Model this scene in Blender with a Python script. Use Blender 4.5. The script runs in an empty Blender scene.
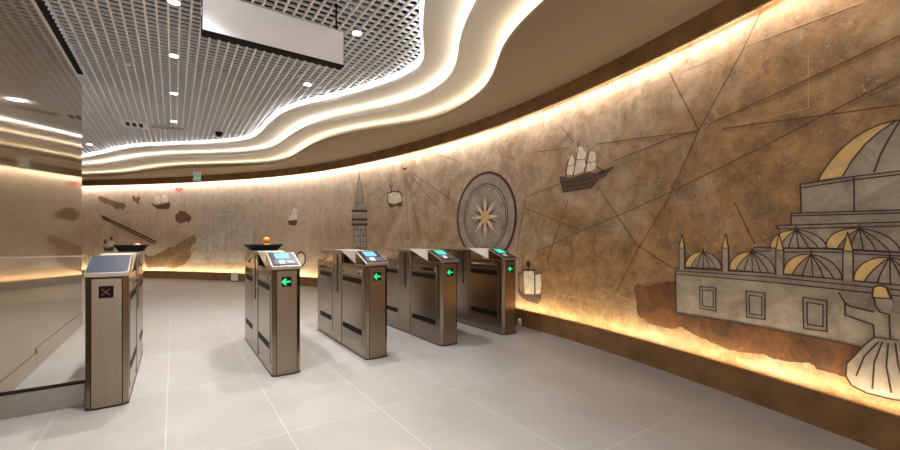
import bpy, bmesh, math, random
from mathutils import Vector
random.seed(7)
C = bpy.context.scene.collection
H = 1.157                                   # eye height
YAW = math.atan2(276, 400)
CS, SN = math.cos(YAW), math.sin(YAW)

# ------------------------------------------------------------------ materials
MATS = {}
def srgb(r, g, b):
    f = lambda v: (v/255/12.92) if v/255 <= .04045 else ((v/255+.055)/1.055)**2.4
    return (f(r), f(g), f(b), 1)
def new_mat(name):
    m = bpy.data.materials.new(name); m.use_nodes = True
    MATS[name] = m
    return m, m.node_tree, m.node_tree.nodes['Principled BSDF']
def simple(name, col, rough=.5, metal=0, spec=None, noise=0, nscale=20, stretch=None, coat=0):
    m, t, b = new_mat(name)
    b.inputs['Roughness'].default_value = rough
    b.inputs['Metallic'].default_value = metal
    if coat: b.inputs['Coat Weight'].default_value = coat
    if spec is not None: b.inputs['Specular IOR Level'].default_value = spec
    tc = t.nodes.new('ShaderNodeTexCoord'); nz = t.nodes.new('ShaderNodeTexNoise')
    mp = t.nodes.new('ShaderNodeMapping'); t.links.new(tc.outputs['Object'], mp.inputs[0])
    if stretch: mp.inputs['Scale'].default_value = stretch
    t.links.new(mp.outputs[0], nz.inputs['Vector'])
    nz.inputs['Scale'].default_value = nscale; nz.inputs['Detail'].default_value = 6
    rp = t.nodes.new('ShaderNodeValToRGB')
    n = max(noise, .01)
    rp.color_ramp.elements[0].color = tuple(c*(1-n) for c in col[:3])+(1,)
    rp.color_ramp.elements[1].color = tuple(min(1, c*(1+n)) for c in col[:3])+(1,)
    rp.color_ramp.elements[0].position = .3; rp.color_ramp.elements[1].position = .7
    t.links.new(nz.outputs['Fac'], rp.inputs[0]); t.links.new(rp.outputs[0], b.inputs['Base Color'])
    return m
def emit(name, col, strength, base=(0.02, .02, .02, 1)):
    m, t, b = new_mat(name)
    b.inputs['Base Color'].default_value = base
    b.inputs['Emission Color'].default_value = col
    b.inputs['Emission Strength'].default_value = strength
    return m

LED_WARM, LED_MID, LED_COOL = (1, .84, .58, 1), (1, .92, .78, 1), (1, .96, .95, 1)
emit('led_base', (1, .80, .48, 1), 20)
emit('led_band', (1, .88, .74, 1), 25)
emit('led_low', LED_WARM, 7)
emit('led_mid', LED_MID, 7)
emit('led_cool', LED_COOL, 11)
emit('lamp_glow', (1, .97, .95, 1), 60)
emit('screen_blue', srgb(70, 175, 235), .5)
emit('screen_teal', srgb(50, 205, 180), .42)
emit('arrow_green', srgb(10, 215, 130), .5)
emit('exit_green', srgb(120, 190, 160), .2)
simple('steel', srgb(152, 140, 127), .22, 1, noise=.05, nscale=6, stretch=(8, 8, .4))
simple('steel_front', srgb(146, 132, 116), .28, 1, noise=.05, nscale=6, stretch=(20, 8, .3))
simple('steel_bright', srgb(200, 190, 176), .42, .9, noise=.02)
simple('steel_dark', srgb(104, 95, 86), .30, 1, noise=.06, nscale=8)
simple('steel_polished', srgb(186, 174, 160), .13, 1, noise=.02)
simple('steel_trim', srgb(170, 162, 152), .34, .9, noise=.02)
simple('black', srgb(11, 10, 11), .55, spec=.12, noise=.1)
simple('black_gloss', srgb(10, 10, 13), .35, spec=.2, noise=.1)
simple('panel_grey', srgb(70, 73, 82), .5, spec=.2, noise=.05)
simple('panel_slate', srgb(52, 57, 68), .3, noise=.05)
simple('mark_red', srgb(110, 62, 58), .5, noise=.1)
simple('white_plastic', srgb(205, 203, 200), .4, noise=.02)
simple('sign_white', srgb(234, 234, 240), .9, noise=.01)
simple('grid_metal', srgb(238, 241, 247), .45, noise=.03)
simple('plenum', srgb(22, 21, 22), .9, noise=.15, nscale=3)
simple('ceiling_paint', srgb(222, 216, 207), .65, noise=.015, nscale=4)
simple('white_paint', srgb(236, 233, 232), .65, noise=.01)
simple('soffit_paint', srgb(146, 129, 110), .65, noise=.02, nscale=4)
simple('stone_brown', srgb(130, 98, 62), .38, noise=.28, nscale=5)
simple('rail_steel', srgb(150, 146, 142), .35, .7, noise=.05)
simple('orange_skin', srgb(235, 130, 30), .4, noise=.12)
simple('lemon_skin', srgb(235, 185, 70), .4, noise=.1)
simple('peach_skin', srgb(222, 120, 80), .45, noise=.15)
simple('sweet_white', srgb(235, 225, 205), .5, noise=.05)
# mural paints: mottled like the plaster they are laid into
def paint(name, col, dark, fleck, rough=.6, scale=5, amt=.55):
    m, t, b = new_mat(name); N, L = t.nodes, t.links
    b.inputs['Roughness'].default_value = rough
    tc = N.new('ShaderNodeTexCoord')
    def nz(sc, det, dist, lo, hi):
        n = N.new('ShaderNodeTexNoise'); n.inputs['Scale'].default_value = sc; n.inputs['Detail'].default_value = det
        n.inputs['Roughness'].default_value = .7; n.inputs['Distortion'].default_value = dist
        L.new(tc.outputs['Object'], n.inputs['Vector'])
        r = N.new('ShaderNodeMapRange'); r.inputs[1].default_value = lo; r.inputs[2].default_value = hi
        L.new(n.outputs['Fac'], r.inputs[0]); return r.outputs[0]
    def mix(f, a, c, k=1):
        if k != 1:
            q = N.new('ShaderNodeMath'); q.operation = 'MULTIPLY'; q.inputs[1].default_value = k; L.new(f, q.inputs[0]); f = q.outputs[0]
        x = N.new('ShaderNodeMix'); x.data_type = 'RGBA'; L.new(f, x.inputs[0])
        for i, v in ((6, a), (7, c)):
            if isinstance(v, tuple): x.inputs[i].default_value = v
            else: L.new(v, x.inputs[i])
        return x.outputs[2]
    c = mix(nz(scale, 8, .6, .36, .64), dark, col)
    c = mix(nz(scale*4.5, 5, 2.5, .60, .68), c, fleck, amt)
    L.new(c, b.inputs['Base Color'])
paint('paint_grey', srgb(184, 174, 161), srgb(142, 132, 120), srgb(204, 196, 184))
paint('paint_grey_light', srgb(178, 169, 160), srgb(142, 134, 125), srgb(208, 200, 188))
paint('paint_pale', srgb(214, 206, 198), srgb(178, 166, 154), srgb(220, 212, 202))
paint('paint_ochre', srgb(132, 86, 46), srgb(74, 46, 26), srgb(170, 120, 66), scale=4)
paint('paint_umber', srgb(166, 134, 100), srgb(122, 92, 64), srgb(200, 176, 148), scale=3)
simple('paint_line', srgb(62, 42, 38), .6, noise=.2)
simple('paint_wine', srgb(72, 36, 38), .5, noise=.15)
simple('paint_gold', srgb(222, 190, 130), .45, noise=.14, nscale=12)
simple('paint_cream', srgb(238, 229, 212), .6, noise=.14, nscale=14)
simple('paint_hull', srgb(92, 72, 62), .6, noise=.35, nscale=30)
simple('paint_brown', srgb(128, 92, 72), .6, noise=.2, nscale=10)
simple('paint_rose', srgb(200, 108, 98), .6, noise=.2, nscale=10)
simple('engraved_brown', srgb(102, 70, 42), .7, noise=.15)
simple('joint_pale', srgb(196, 172, 140), .7, noise=.1)

def wall_material():
    m, t, b = new_mat('wall_stone'); N, L = t.nodes, t.links
    tc = N.new('ShaderNodeTexCoord')
    def noise(scale, detail, rough=.6, dist=0, sc=None):
        n = N.new('ShaderNodeTexNoise'); n.inputs['Scale'].default_value = scale
        n.inputs['Detail'].default_value = detail; n.inputs['Roughness'].default_value = rough
        n.inputs['Distortion'].default_value = dist
        if sc:
            mp = N.new('ShaderNodeMapping'); mp.inputs['Scale'].default_value = sc
            L.new(tc.outputs['Object'], mp.inputs[0]); L.new(mp.outputs[0], n.inputs['Vector'])
        else: L.new(tc.outputs['Object'], n.inputs['Vector'])
        return n
    def ramp(src, stops):
        r = N.new('ShaderNodeValToRGB'); e = r.color_ramp.elements
        while len(e) < len(stops): e.new(.5)
        for i, (p, c) in enumerate(stops): e[i].position = p; e[i].color = c
        L.new(src, r.inputs[0]); return r
    def mix(fac, a, c, mode='MIX'):
        x = N.new('ShaderNodeMix'); x.data_type = 'RGBA'; x.blend_type = mode
        if isinstance(fac, float): x.inputs[0].default_value = fac
        else: L.new(fac, x.inputs[0])
        L.new(a, x.inputs[6])
        if isinstance(c, tuple): x.inputs[7].default_value = c
        else: L.new(c, x.inputs[7])
        return x.outputs[2]
    mott = ramp(noise(3.0, 10, .68, .6).outputs['Fac'],
                [(.32, srgb(140, 121, 100)), (.5, srgb(190, 172, 152)), (.68, srgb(220, 206, 192))])
    big = ramp(noise(.55, 6, .6, .8).outputs['Fac'], [(.40, (0, 0, 0, 1)), (.60, (1, 1, 1, 1))])
    och = ramp(noise(5, 9, .7).outputs['Fac'], [(.34, srgb(106, 74, 36)), (.66, srgb(184, 142, 88))])
    # the patina browns towards the near end and low on the wall, and pales towards the far end, where extra brightness is put into the colour
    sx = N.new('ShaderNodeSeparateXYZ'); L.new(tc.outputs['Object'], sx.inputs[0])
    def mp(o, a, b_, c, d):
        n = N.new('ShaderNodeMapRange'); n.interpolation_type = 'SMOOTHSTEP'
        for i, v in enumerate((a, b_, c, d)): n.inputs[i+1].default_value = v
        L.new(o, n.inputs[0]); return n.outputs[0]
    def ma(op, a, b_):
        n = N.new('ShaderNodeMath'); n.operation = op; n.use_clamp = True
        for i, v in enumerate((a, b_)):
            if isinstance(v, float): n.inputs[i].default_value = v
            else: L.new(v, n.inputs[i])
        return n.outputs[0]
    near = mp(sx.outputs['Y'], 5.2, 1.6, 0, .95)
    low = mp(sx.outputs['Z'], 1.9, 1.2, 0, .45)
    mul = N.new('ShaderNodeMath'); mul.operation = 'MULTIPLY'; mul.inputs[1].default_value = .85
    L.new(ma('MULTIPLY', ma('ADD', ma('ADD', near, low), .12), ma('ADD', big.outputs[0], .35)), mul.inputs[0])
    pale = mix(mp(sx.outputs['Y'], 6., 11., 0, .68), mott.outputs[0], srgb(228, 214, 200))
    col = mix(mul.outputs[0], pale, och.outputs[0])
    # vertical trowel streaks
    st = ramp(noise(3, 6, .6, 0, (3.5, 3.5, .35)).outputs['Fac'], [(.35, (.80, .78, .76, 1)), (.65, (1.08, 1.06, 1.04, 1))])
    col = mix(.4, col, st.outputs[0], 'MULTIPLY')
    # fine dark craze and pale scuffs
    cz = ramp(noise(11, 8, .75, 1.2).outputs['Fac'], [(.38, (.60, .54, .48, 1)), (.49, (1, 1, 1, 1))])
    col = mix(.55, col, cz.outputs[0], 'MULTIPLY')
    sp = ramp(noise(13, 6, .8, 2.5).outputs['Fac'], [(.58, (0, 0, 0, 1)), (.66, (1, 1, 1, 1))])
    m2 = N.new('ShaderNodeMath'); m2.operation = 'MULTIPLY'; m2.inputs[1].default_value = .62
    L.new(sp.outputs[0], m2.inputs[0])
    col = mix(m2.outputs[0], col, srgb(214, 196, 168))
    L.new(col, b.inputs['Base Color']); b.inputs['Roughness'].default_value = .55
    bm = N.new('ShaderNodeBump'); bm.inputs['Strength'].default_value = .25; bm.inputs['Distance'].default_value = .01
    L.new(noise(14, 8, .7).outputs['Fac'], bm.inputs['Height']); L.new(bm.outputs[0], b.inputs['Normal'])
wall_material()

def floor_material():
    m, t, b = new_mat('floor_tile'); N, L = t.nodes, t.links
    tc = N.new('ShaderNodeTexCoord'); sx = N.new('ShaderNodeSeparateXYZ'); L.new(tc.outputs['Object'], sx.inputs[0])
    def add(o, v):
        n = N.new('ShaderNodeMath'); n.operation = 'ADD'; n.inputs[1].default_value = v; L.new(o, n.inputs[0]); return n.outputs[0]
    cb = N.new('ShaderNodeCombineXYZ'); L.new(add(sx.outputs['Y'], 12-1.32), cb.inputs[0]); L.new(add(sx.outputs['X'], 12+.04), cb.inputs[1])
    br = N.new('ShaderNodeTexBrick'); br.offset = 0; br.squash = 1
    br.inputs['Scale'].default_value = 1; br.inputs['Brick Width'].default_value = 1.2; br.inputs['Row Height'].default_value = .6
    br.inputs['Mortar Size'].default_value = .0035; br.inputs['Mortar Smooth'].default_value = .3; br.inputs['Bias'].default_value = 0
    br.inputs['Color1'].default_value = srgb(134, 132, 130); br.inputs['Color2'].default_value = srgb(129, 127, 125)
    br.inputs['Mortar'].default_value = srgb(158, 155, 152)
    L.new(cb.outputs[0], br.inputs['Vector'])
    nz = N.new('ShaderNodeTexNoise'); nz.inputs['Scale'].default_value = 1.6; nz.inputs['Detail'].default_value = 8; nz.inputs['Roughness'].default_value = .65
    L.new(tc.outputs['Object'], nz.inputs['Vector'])
    rp = N.new('ShaderNodeValToRGB'); rp.color_ramp.elements[0].position = .3; rp.color_ramp.elements[1].position = .7
    rp.color_ramp.elements[0].color = (.86, .85, .84, 1); rp.color_ramp.elements[1].color = (1.06, 1.06, 1.06, 1)
    L.new(nz.outputs['Fac'], rp.inputs[0])
    mx = N.new('ShaderNodeMix'); mx.data_type = 'RGBA'; mx.blend_type = 'MULTIPLY'; mx.inputs[0].default_value = 1
    L.new(br.outputs['Color'], mx.inputs[6]); L.new(rp.outputs[0], mx.inputs[7]); L.new(mx.outputs[2], b.inputs['Base Color'])
    b.inputs['Roughness'].default_value = .34
floor_material()

def mirror_material():
    m, t, b = new_mat('mirror_panel')
    b.inputs['Base Color'].default_value = srgb(166, 148, 120); b.inputs['Metallic'].default_value = .8
    b.inputs['Roughness'].default_value = .06
mirror_material()
m, t, b = new_mat('glass')
b.inputs['Base Color'].default_value = (.93, .95, .93, 1); b.inputs['Roughness'].default_value = 0
b.inputs['Transmission Weight'].default_value = 1; b.inputs['IOR'].default_value = 1.45

# ------------------------------------------------------------------ object helpers
def tag(o, label=None, cat=None, group=None, kind=None):
    if label: o['label'] = label
    if cat: o['category'] = cat
    if group: o['group'] = group
    if kind: o['kind'] = kind
    return o
def empty(name, loc, label, cat, group=None, rotz=0):
    o = bpy.data.objects.new(name, None); C.objects.link(o)
    o.location = loc; o.rotation_euler = (0, 0, rotz); o.empty_display_size = .1
    return tag(o, label, cat, group)
def build(name, bm, mat, parent=None, smooth=False):
    bmesh.ops.recalc_face_normals(bm, faces=bm.faces[:])
    me = bpy.data.meshes.new(name); bm.to_mesh(me); bm.free()
    me.materials.append(MATS[mat])
    if smooth:
        for p in me.polygons: p.use_smooth = True
    o = bpy.data.objects.new(name, me); C.objects.link(o)
    if parent: o.parent = parent
    return o
def box(bm, x0, x1, y0, y1, z0, z1, bev=0):
    vs = [bm.verts.new((x, y, z)) for x in (x0, x1) for y in (y0, y1) for z in (z0, z1)]
    fs = [bm.faces.new([vs[i] for i in q]) for q in ((0,1,3,2),(4,6,7,5),(0,4,5,1),(2,3,7,6),(0,2,6,4),(1,5,7,3))]
    if bev:
        es = list({e for f in fs for e in f.edges})
        bmesh.ops.bevel(bm, geom=es, offset=bev, segments=2, affect='EDGES', profile=.5)
def BX(*a, **k):
    bm = bmesh.new(); box(bm, *a, **k); return bm
def prism(bm, pts, axis, a, b, bev=0):
    """extrude polygon pts along axis from a to b; pts give the two other coords in order"""
    def P(p, v):
        return {'x': (v, p[0], p[1]), 'y': (p[0], v, p[1]), 'z': (p[0], p[1], v)}[axis]
    A = [bm.verts.new(P(p, a)) for p in pts]; B = [bm.verts.new(P(p, b)) for p in pts]
    n = len(pts); fs = [bm.faces.new(A), bm.faces.new(B[::-1])]
    for i in range(n): fs.append(bm.faces.new((A[i], B[i], B[(i+1) % n], A[(i+1) % n])))
    if bev:
        es = list({e for f in fs for e in f.edges})
        bmesh.ops.bevel(bm, geom=es, offset=bev, segments=2, affect='EDGES', profile=.5)
def PR(*a, **k):
    bm = bmesh.new(); prism(bm, *a, **k); return bm
def lathe(bm, prof, n=24, c=(0, 0, 0)):
    rings = []
    for r, z in prof:
        if r < 1e-6: rings.append([bm.verts.new((c[0], c[1], c[2]+z))])
        else: rings.append([bm.verts.new((c[0]+r*math.cos(2*math.pi*i/n), c[1]+r*math.sin(2*math.pi*i/n), c[2]+z)) for i in range(n)])
    for A, B in zip(rings, rings[1:]):
        for i in range(n):
            j = (i+1) % n
            if len(A) == 1 and len(B) == 1: continue
            if len(A) == 1: bm.faces.new((A[0], B[i], B[j]))
            elif len(B) == 1: bm.faces.new((A[i], B[0], A[j]))
            else: bm.faces.new((A[i], B[i], B[j], A[j]))
def LA(prof, n=24, c=(0, 0, 0)):
    bm = bmesh.new(); lathe(bm, prof, n, c); return bm

# ------------------------------------------------------------------ plan curves (run from behind the camera, along the right wall, round the far end)
def spline(P, step=.06, smooth=0):
    P = [Vector((p[0], p[1])) for p in P]
    for _ in range(smooth):
        P = [P[0]]+[(P[i-1]+P[i]*2+P[i+1])/4 for i in range(1, len(P)-1)]+[P[-1]]
    out = []
    Q = [P[0]*2-P[1]]+P+[P[-1]*2-P[-2]]
    for i in range(1, len(Q)-2):
        p0, p1, p2, p3 = Q[i-1:i+3]
        n = max(2, int((p2-p1).length/.02))
        for k in range(n):
            t = k/n
            out.append(.5*((2*p1)+(p2-p0)*t+(2*p0-5*p1+4*p2-p3)*t*t+(3*p1-p0-3*p2+p3)*t**3))
    out.append(P[-1])
    return resample(out, step)
def resample(P, step):
    L = [0]
    for a, b in zip(P, P[1:]): L.append(L[-1]+(b-a).length)
    n = max(2, round(L[-1]/step)); out = []; j = 0
    for k in range(n+1):
        d = L[-1]*k/n
        while j < len(P)-2 and L[j+1] < d: j += 1
        s = (L[j+1]-L[j]) or 1
        out.append(P[j].lerp(P[j+1], min(1, (d-L[j])/s)))
    return out
def normals(P):                            # outward (towards / beyond the wall) = right of travel
    N = []
    for i in range(len(P)):
        t = (P[min(i+1, len(P)-1)]-P[max(i-1, 0)]).normalized()
        N.append(Vector((t.y, -t.x)))
    return N
def offset(P, d): return [p+n*d for p, n in zip(P, normals(P))]

BASE = spline([(1.55,-3),(2.02,-2.2),(2.42,-1.5),(2.86,-.5),(3.19,.46),(3.47,1.42),(3.68,2.5),(3.76,3.2),(3.84,4.2),(3.82,5.2),(3.71,6.2),
               (3.54,7.2),(3.27,8.5),(2.90,9.7),(2.40,10.8),(1.80,11.8),(1.24,12.6),(.62,13.4),(-.10,14.3),(-.95,15.2),(-2.0,16.2),(-3.0,17.05),(-4.2,18)], .08, 1)
WALL = offset(BASE, .12)
TIER = {
 1: [(.3,-3),(.95,-1.6),(1.25,-.5),(1.28,.4),(1.22,1.2),(1.32,1.9),(1.55,2.5),(1.77,2.96),(1.99,3.37),(2.19,3.67),(2.35,3.9),(2.43,4.15),(2.42,4.45),(2.33,4.85),
     (2.10,5.45),(1.88,5.92),(1.61,6.38),(1.43,6.9),(1.37,7.67),(1.40,8.4),(1.33,9.08),(1.12,9.6),(.5,10.25),(-.25,10.92),(-.75,11.4),(-1.13,12.05),(-1.5,12.95),(-2.0,13.9),(-2.8,14.8),(-4.2,15.8)],
 2: [(.75,-3),(1.45,-1.6),(1.8,-.5),(1.84,.4),(1.76,1.2),(1.83,1.8),(1.93,2.3),(2.03,2.56),(2.2,3.0),(2.33,3.22),(2.52,3.51),(2.67,3.78),(2.78,4.12),(2.82,4.56),(2.77,5.02),
     (2.62,5.43),(2.36,5.98),(2.07,6.5),(1.87,7.05),(1.78,7.87),(1.79,8.65),(1.73,9.3),(1.53,9.95),(1.22,10.4),(.5,11.05),(-.27,11.7),(-.77,12.35),(-1.2,13.2),(-1.6,13.95),(-2.1,14.7),(-2.9,15.5),(-4.2,16.5)],
 3: [(1.1,-3),(1.85,-1.6),(2.25,-.5),(2.32,.5),(2.26,1.2),(2.28,1.75),(2.34,2.12),(2.45,2.59),(2.57,2.84),(2.73,3.1),(2.94,3.41),(3.11,3.74),(3.24,4.19),(3.29,4.69),(3.26,5.15),
     (3.15,5.55),(2.9,6.0),(2.6,6.47),(2.34,7.06),(2.19,7.78),(2.16,8.63),(2.19,9.41),(2.08,10.2),(1.79,10.8),(1.35,11.3),(.55,11.95),(-.15,12.6),(-.65,13.5),(-1.1,14.5),(-1.63,15.2),(-2.3,15.85),(-3,16.4),(-4.2,17.2)]}
ZT = {1: 3.25, 2: 3.105, 3: 2.96}
ZG, LIP = 3.36, .042
GK = 1.0426                                 # plan scale of the things fixed in the grid
for k, f in ((1, 1.0316), (2, 1.0154)): TIER[k] = [(p[0]*f, p[1]*f) for p in TIER[k]]

def ribbon_v(P, z0, z1):
    bm = bmesh.new(); A = [bm.verts.new((p.x, p.y, z0)) for p in P]; B = [bm.verts.new((p.x, p.y, z1)) for p in P]
    for i in range(len(P)-1): bm.faces.new((A[i], A[i+1], B[i+1], B[i]))
    return bm
def strip_solid(P, Q, z0, z1):              # solid between two parallel plan curves
    bm = bmesh.new()
    R = [[bm.verts.new((p.x, p.y, z)) for p in X] for X, z in ((P, z0), (Q, z0), (Q, z1), (P, z1))]
    for i in range(len(P)-1):
        for a in range(4):
            b = (a+1) % 4; bm.faces.new((R[a][i], R[a][i+1], R[b][i+1], R[b][i]))
    for i in (0, -1): bm.faces.new([R[a][i] for a in range(4)])
    return bm
def ribbon_h(P, Q, z, z2=None):
    bm = bmesh.new(); A = [bm.verts.new((p.x, p.y, z)) for p in P]; B = [bm.verts.new((p.x, p.y, z if z2 is None else z2)) for p in Q]
    for i in range(len(P)-1): bm.faces.new((A[i], A[i+1], B[i+1], B[i]))
    return bm
def sheet(P, outer, z0, z1):
    bm = bmesh.new()
    f = bm.faces.new([bm.verts.new((p.x, p.y, z0)) for p in P]+[bm.verts.new((p.x, p.y, z0)) for p in outer[::-1]])
    r = bmesh.ops.triangulate(bm, faces=[f])
    e = bmesh.ops.extrude_face_region(bm, geom=r['faces'])
    for v in e['geom']:
        if isinstance(v, bmesh.types.BMVert): v.co.z = z1
    return bm

# ------------------------------------------------------------------ setting
fl = BX(-4.3, 4.6, -3, 18.2, -.05, 0)
tag(build('floor', fl, 'floor_tile'), 'pale grey stone tile floor with white joints', 'floor', kind='structure')
tag(build('ceiling', BX(-4.3, 4.6, -3, 18.2, 3.62, 3.66), 'plenum'), 'dark ceiling void above the metal grid', 'ceiling', kind='structure')
bm = strip_solid(WALL, offset(WALL, .12), 0, 3.62)
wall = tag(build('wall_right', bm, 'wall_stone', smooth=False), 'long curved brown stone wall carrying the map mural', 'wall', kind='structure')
tag(build('wall_back', BX(-4.42, -4.3, 7, 18.2, 0, 3.62), 'stone_brown'), 'plain brown end wall', 'wall', kind='structure')
# polished wall on the left
wl = tag(build('wall_left', BX(-1.22, -1.02, -2.2, 7.24, 0, 3.25), 'mirror_panel'), 'polished bronze panelled wall mirroring the hall', 'wall', kind='structure')
bm = bmesh.new(); box(bm, -1.02, -1.012, -2.2, 5.06, .0, .135); box(bm, -1.02, -1.012, 5.07, 7.24, .0, .175)
tag(build('baseboard_left', bm, 'mirror_panel'), kind='structure')
tag(build('trim_1', BX(-1.035, -1.008, -2.2, 7.245, 3.222, 3.252), 'white_paint'), 'bright metal edge along top of polished wall', 'trim', kind='structure')
# skirting of the curved wall with its light behind
bb = tag(build('baseboard_right', strip_solid(BASE, offset(BASE, .022), 0, .218), 'stone_brown'), 'dark brown stone skirting lit from behind', 'skirting', kind='structure')
tag(build('light_strip', ribbon_h(offset(BASE, .026), offset(BASE, .05), .185), 'led_base', bb), 'warm light strip hidden behind skirting')
band = tag(build('trim_2', strip_solid(BASE, offset(BASE, .022), 2.78, 2.965), 'stone_brown'), 'dark brown stone band along the top of the curved wall', 'trim', kind='structure')
tag(build('light_strip', ribbon_h(offset(BASE, .026), offset(BASE, .05), 2.81), 'led_band', band), 'warm light strip hidden behind band')
# stepped wavy ceiling
tiers = {}
for k in (1, 2, 3):
    P = spline(TIER[k], .06, 1); tiers[k] = P
    mt = {1: 'ceiling_paint', 2: 'ceiling_paint', 3: 'soffit_paint'}[k]
    o = tag(build('trim_%d' % (k+2), sheet(P, WALL, ZT[k], ZT[k]+LIP), mt),
            {1: 'highest wavy cream ceiling step beside the grid', 2: 'middle wavy cream ceiling step', 3: 'lowest wavy beige soffit along the brown wall'}[k], 'ceiling step', kind='structure')
    build('light_strip', ribbon_h(offset(P, .03), offset(P, .055), ZT[k]+LIP+.004), {1: 'led_cool', 2: 'led_mid', 3: 'led_low'}[k], o)
tag(build('trim_6', sheet(offset(tiers[1], -.035), WALL, ZG-.004, ZG+.002), 'white_paint'), 'white border round the metal grid ceiling', 'ceiling border', kind='structure')
# egg-crate grid
bm = bmesh.new(); cell = .0925
for i in range(-45, 43):
    xx = i*cell+.046; box(bm, xx-.009, xx+.009, -3 if xx > -1.02 else 7.3, 17.5, ZG, ZG+.026)
tag(build('trim_7', bm, 'grid_metal'), 'open metal grid ceiling', 'grid ceiling', kind='structure')
grid = C.objects['trim_7']
bm = bmesh.new()
for j in range(-32, 188):
    yy = j*cell; box(bm, -4.2 if yy > 7.3 else -1.0, 3.95, yy-.005, yy+.005, ZG+.002, ZG+.026)
build('cross_bars', bm, 'grid_metal', grid)

# ------------------------------------------------------------------ turnstiles
def cab_outline(w, l, c):
    return [(-w+c, 0), (w-c, 0), (w, c), (w, l-c), (w-c, l), (-w+c, l), (-w, l-c), (-w, c)]
W2, LEN = .115, 1.60
def turnstile(x, y, label, kind):
    t = empty('turnstile', (x, y, 0), label, 'turnstile', 'five turnstiles in a row')
    build('body', PR(cab_outline(W2, LEN, .030), 'z', 0, .90, bev=.003), 'steel', t)
    build('plinth', PR(cab_outline(W2+.003, LEN, .022), 'z', 0, .012), 'steel_dark', t)
    # front face plate framed by dark joints
    build('front_joint', BX(-W2+.030, W2-.030, -.0015, .002, .012, .895), 'black', t)
    build('front_panel', BX(-W2+.035, W2-.035, -.004, .002, .012, .885, bev=.0015), 'steel_front', t)
    for sgn in (-1, 1):
        q = lambda a, b: (min(sgn*a, sgn*b), max(sgn*a, sgn*b))
        for (y0, y1) in ((.09, .65), (.99, 1.46)):
            x0, x1 = q(W2-.004, W2+.004)
            pnl = build('side_panel', BX(x0, x1, y0, y1, .09, .86, bev=.003), 'steel', t)
            x0, x1 = q(W2, W2+.006)
            build('slot', BX(x0, x1, y0+.025, y1-.02, .715, .765), 'black', pnl)
            build('slot', BX(x0, x1, y0+.025, y1-.02, .215, .270), 'black', pnl)
            x0, x1 = q(W2, W2+.012)
            build('sensor_strip', BX(x0, x1, y0+.02, y1-.015, .79, .845, bev=.004), 'steel_polished', pnl)
            for yy in (y0+.06, y1-.055):
                x0, x1 = q(W2+.011, W2+.014)
                build('sensor', BX(x0, x1, yy-.013, yy+.013, .803, .829, bev=.001), 'black_gloss', pnl)
        x0, x1 = q(W2-.006, W2+.007)
        col = build('centre_column', BX(x0, x1, .68, .965, .03, 1.0, bev=.003), 'steel', t)
        x0, x1 = q(W2+.005, W2+.010)
        build('flap_slot', BX(x0, x1, .79, .815, .56, .985), 'black', col)
    build('upper_cover', BX(-W2+.012, W2-.012, .65, LEN-.2, .89, 1.01), 'steel_polished', t)
    build('lid', PR([(-W2-.006, .69), (W2+.006, .69), (W2+.006, LEN-.27), (-W2-.006, LEN-.27)], 'z', 1.008, 1.036, bev=.004), 'steel_trim', t)
    prof = [(-.004, .90), (-.004, .927), (.28, 1.037), (.62, 1.037), (.60, 1.012), (.26, .90)]
    hd = build('hood', PR([(-.004, .90), (-.004, .927), (.28, 1.037), (.28, .90)], 'x', -W2-.003, W2+.003, bev=.003), 'steel_trim', t)
    for sgn in (-1, 1):
        bm = bmesh.new(); xo, xi = sgn*(W2+.003), sgn*(W2-.06)
        for p in ((xo, .70, 1.034), (xo, .281, .912), (xi, .281, 1.036), (xi, .70, 1.036), (xi, .281, .905), (0, .281, 1.036), (0, .70, 1.036), (0, .281, .905)): bm.verts.new(p)
        bmesh.ops.convex_hull(bm, input=bm.verts[:])
        build('shoulder', bm, 'steel_bright', hd)
    prof2 = [(LEN-p[0], p[1]) for p in prof]
    build('rear_hood', PR(prof2, 'x', -W2-.003, W2+.003, bev=.003), 'steel_polished', t)
    for sgn in (-1, 1):                     # darker cheek beside the display
        a, b_ = sorted((sgn*(W2-.002), sgn*(W2+.0045)))
        build('cheek', PR([(.004, .904), (.008, .925), (.262, 1.022), (.262, .905)], 'x', a, b_), 'steel', hd)
    # tilted display face
    ang = math.atan2(.110, .284)
    def tilted(name, u0, u1, v0, v1, th, mat, par, up=0):
        bm = BX(u0, u1, v0, v1, up, up+th, bev=min(.0015, th/3))
        ca, sa = math.cos(ang), math.sin(ang)
        for v in bm.verts:
            yy, zz = v.co.y, v.co.z
            v.co.y = -.004+yy*ca-zz*sa; v.co.z = .927+yy*sa+zz*ca
        return build(name, bm, mat, par)
    if kind == 'blank':
        tilted('blank_panel', -W2+.005, W2-.005, .010, .297, .004, 'panel_slate', hd)
    else:
        d = tilted('display_panel', -W2+.009, W2-.009, .012, .294, .004, 'black_gloss', hd)
        scr = 'screen_blue' if kind == 'blue' else 'screen_teal'
        tilted('screen', -.062, .058, .15, .268, .002, scr, d, .004)
        tilted('reader_plate', -.088, .088, .03, .125, .002, 'panel_grey', d, .004)
        tilted('card_reader', -.048, -.004, .04, .105, .005, 'white_plastic', d, .006)
        tilted('card_reader', .016, .07, .045, .1, .003, 'panel_slate', d, .006)
    # direction sign
    z = .795; cx = -.004
    s = build('sign_plate', BX(cx-.038, cx+.040, -.008, -.003, z-.041, z+.041, bev=.002), 'black', t)
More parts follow.
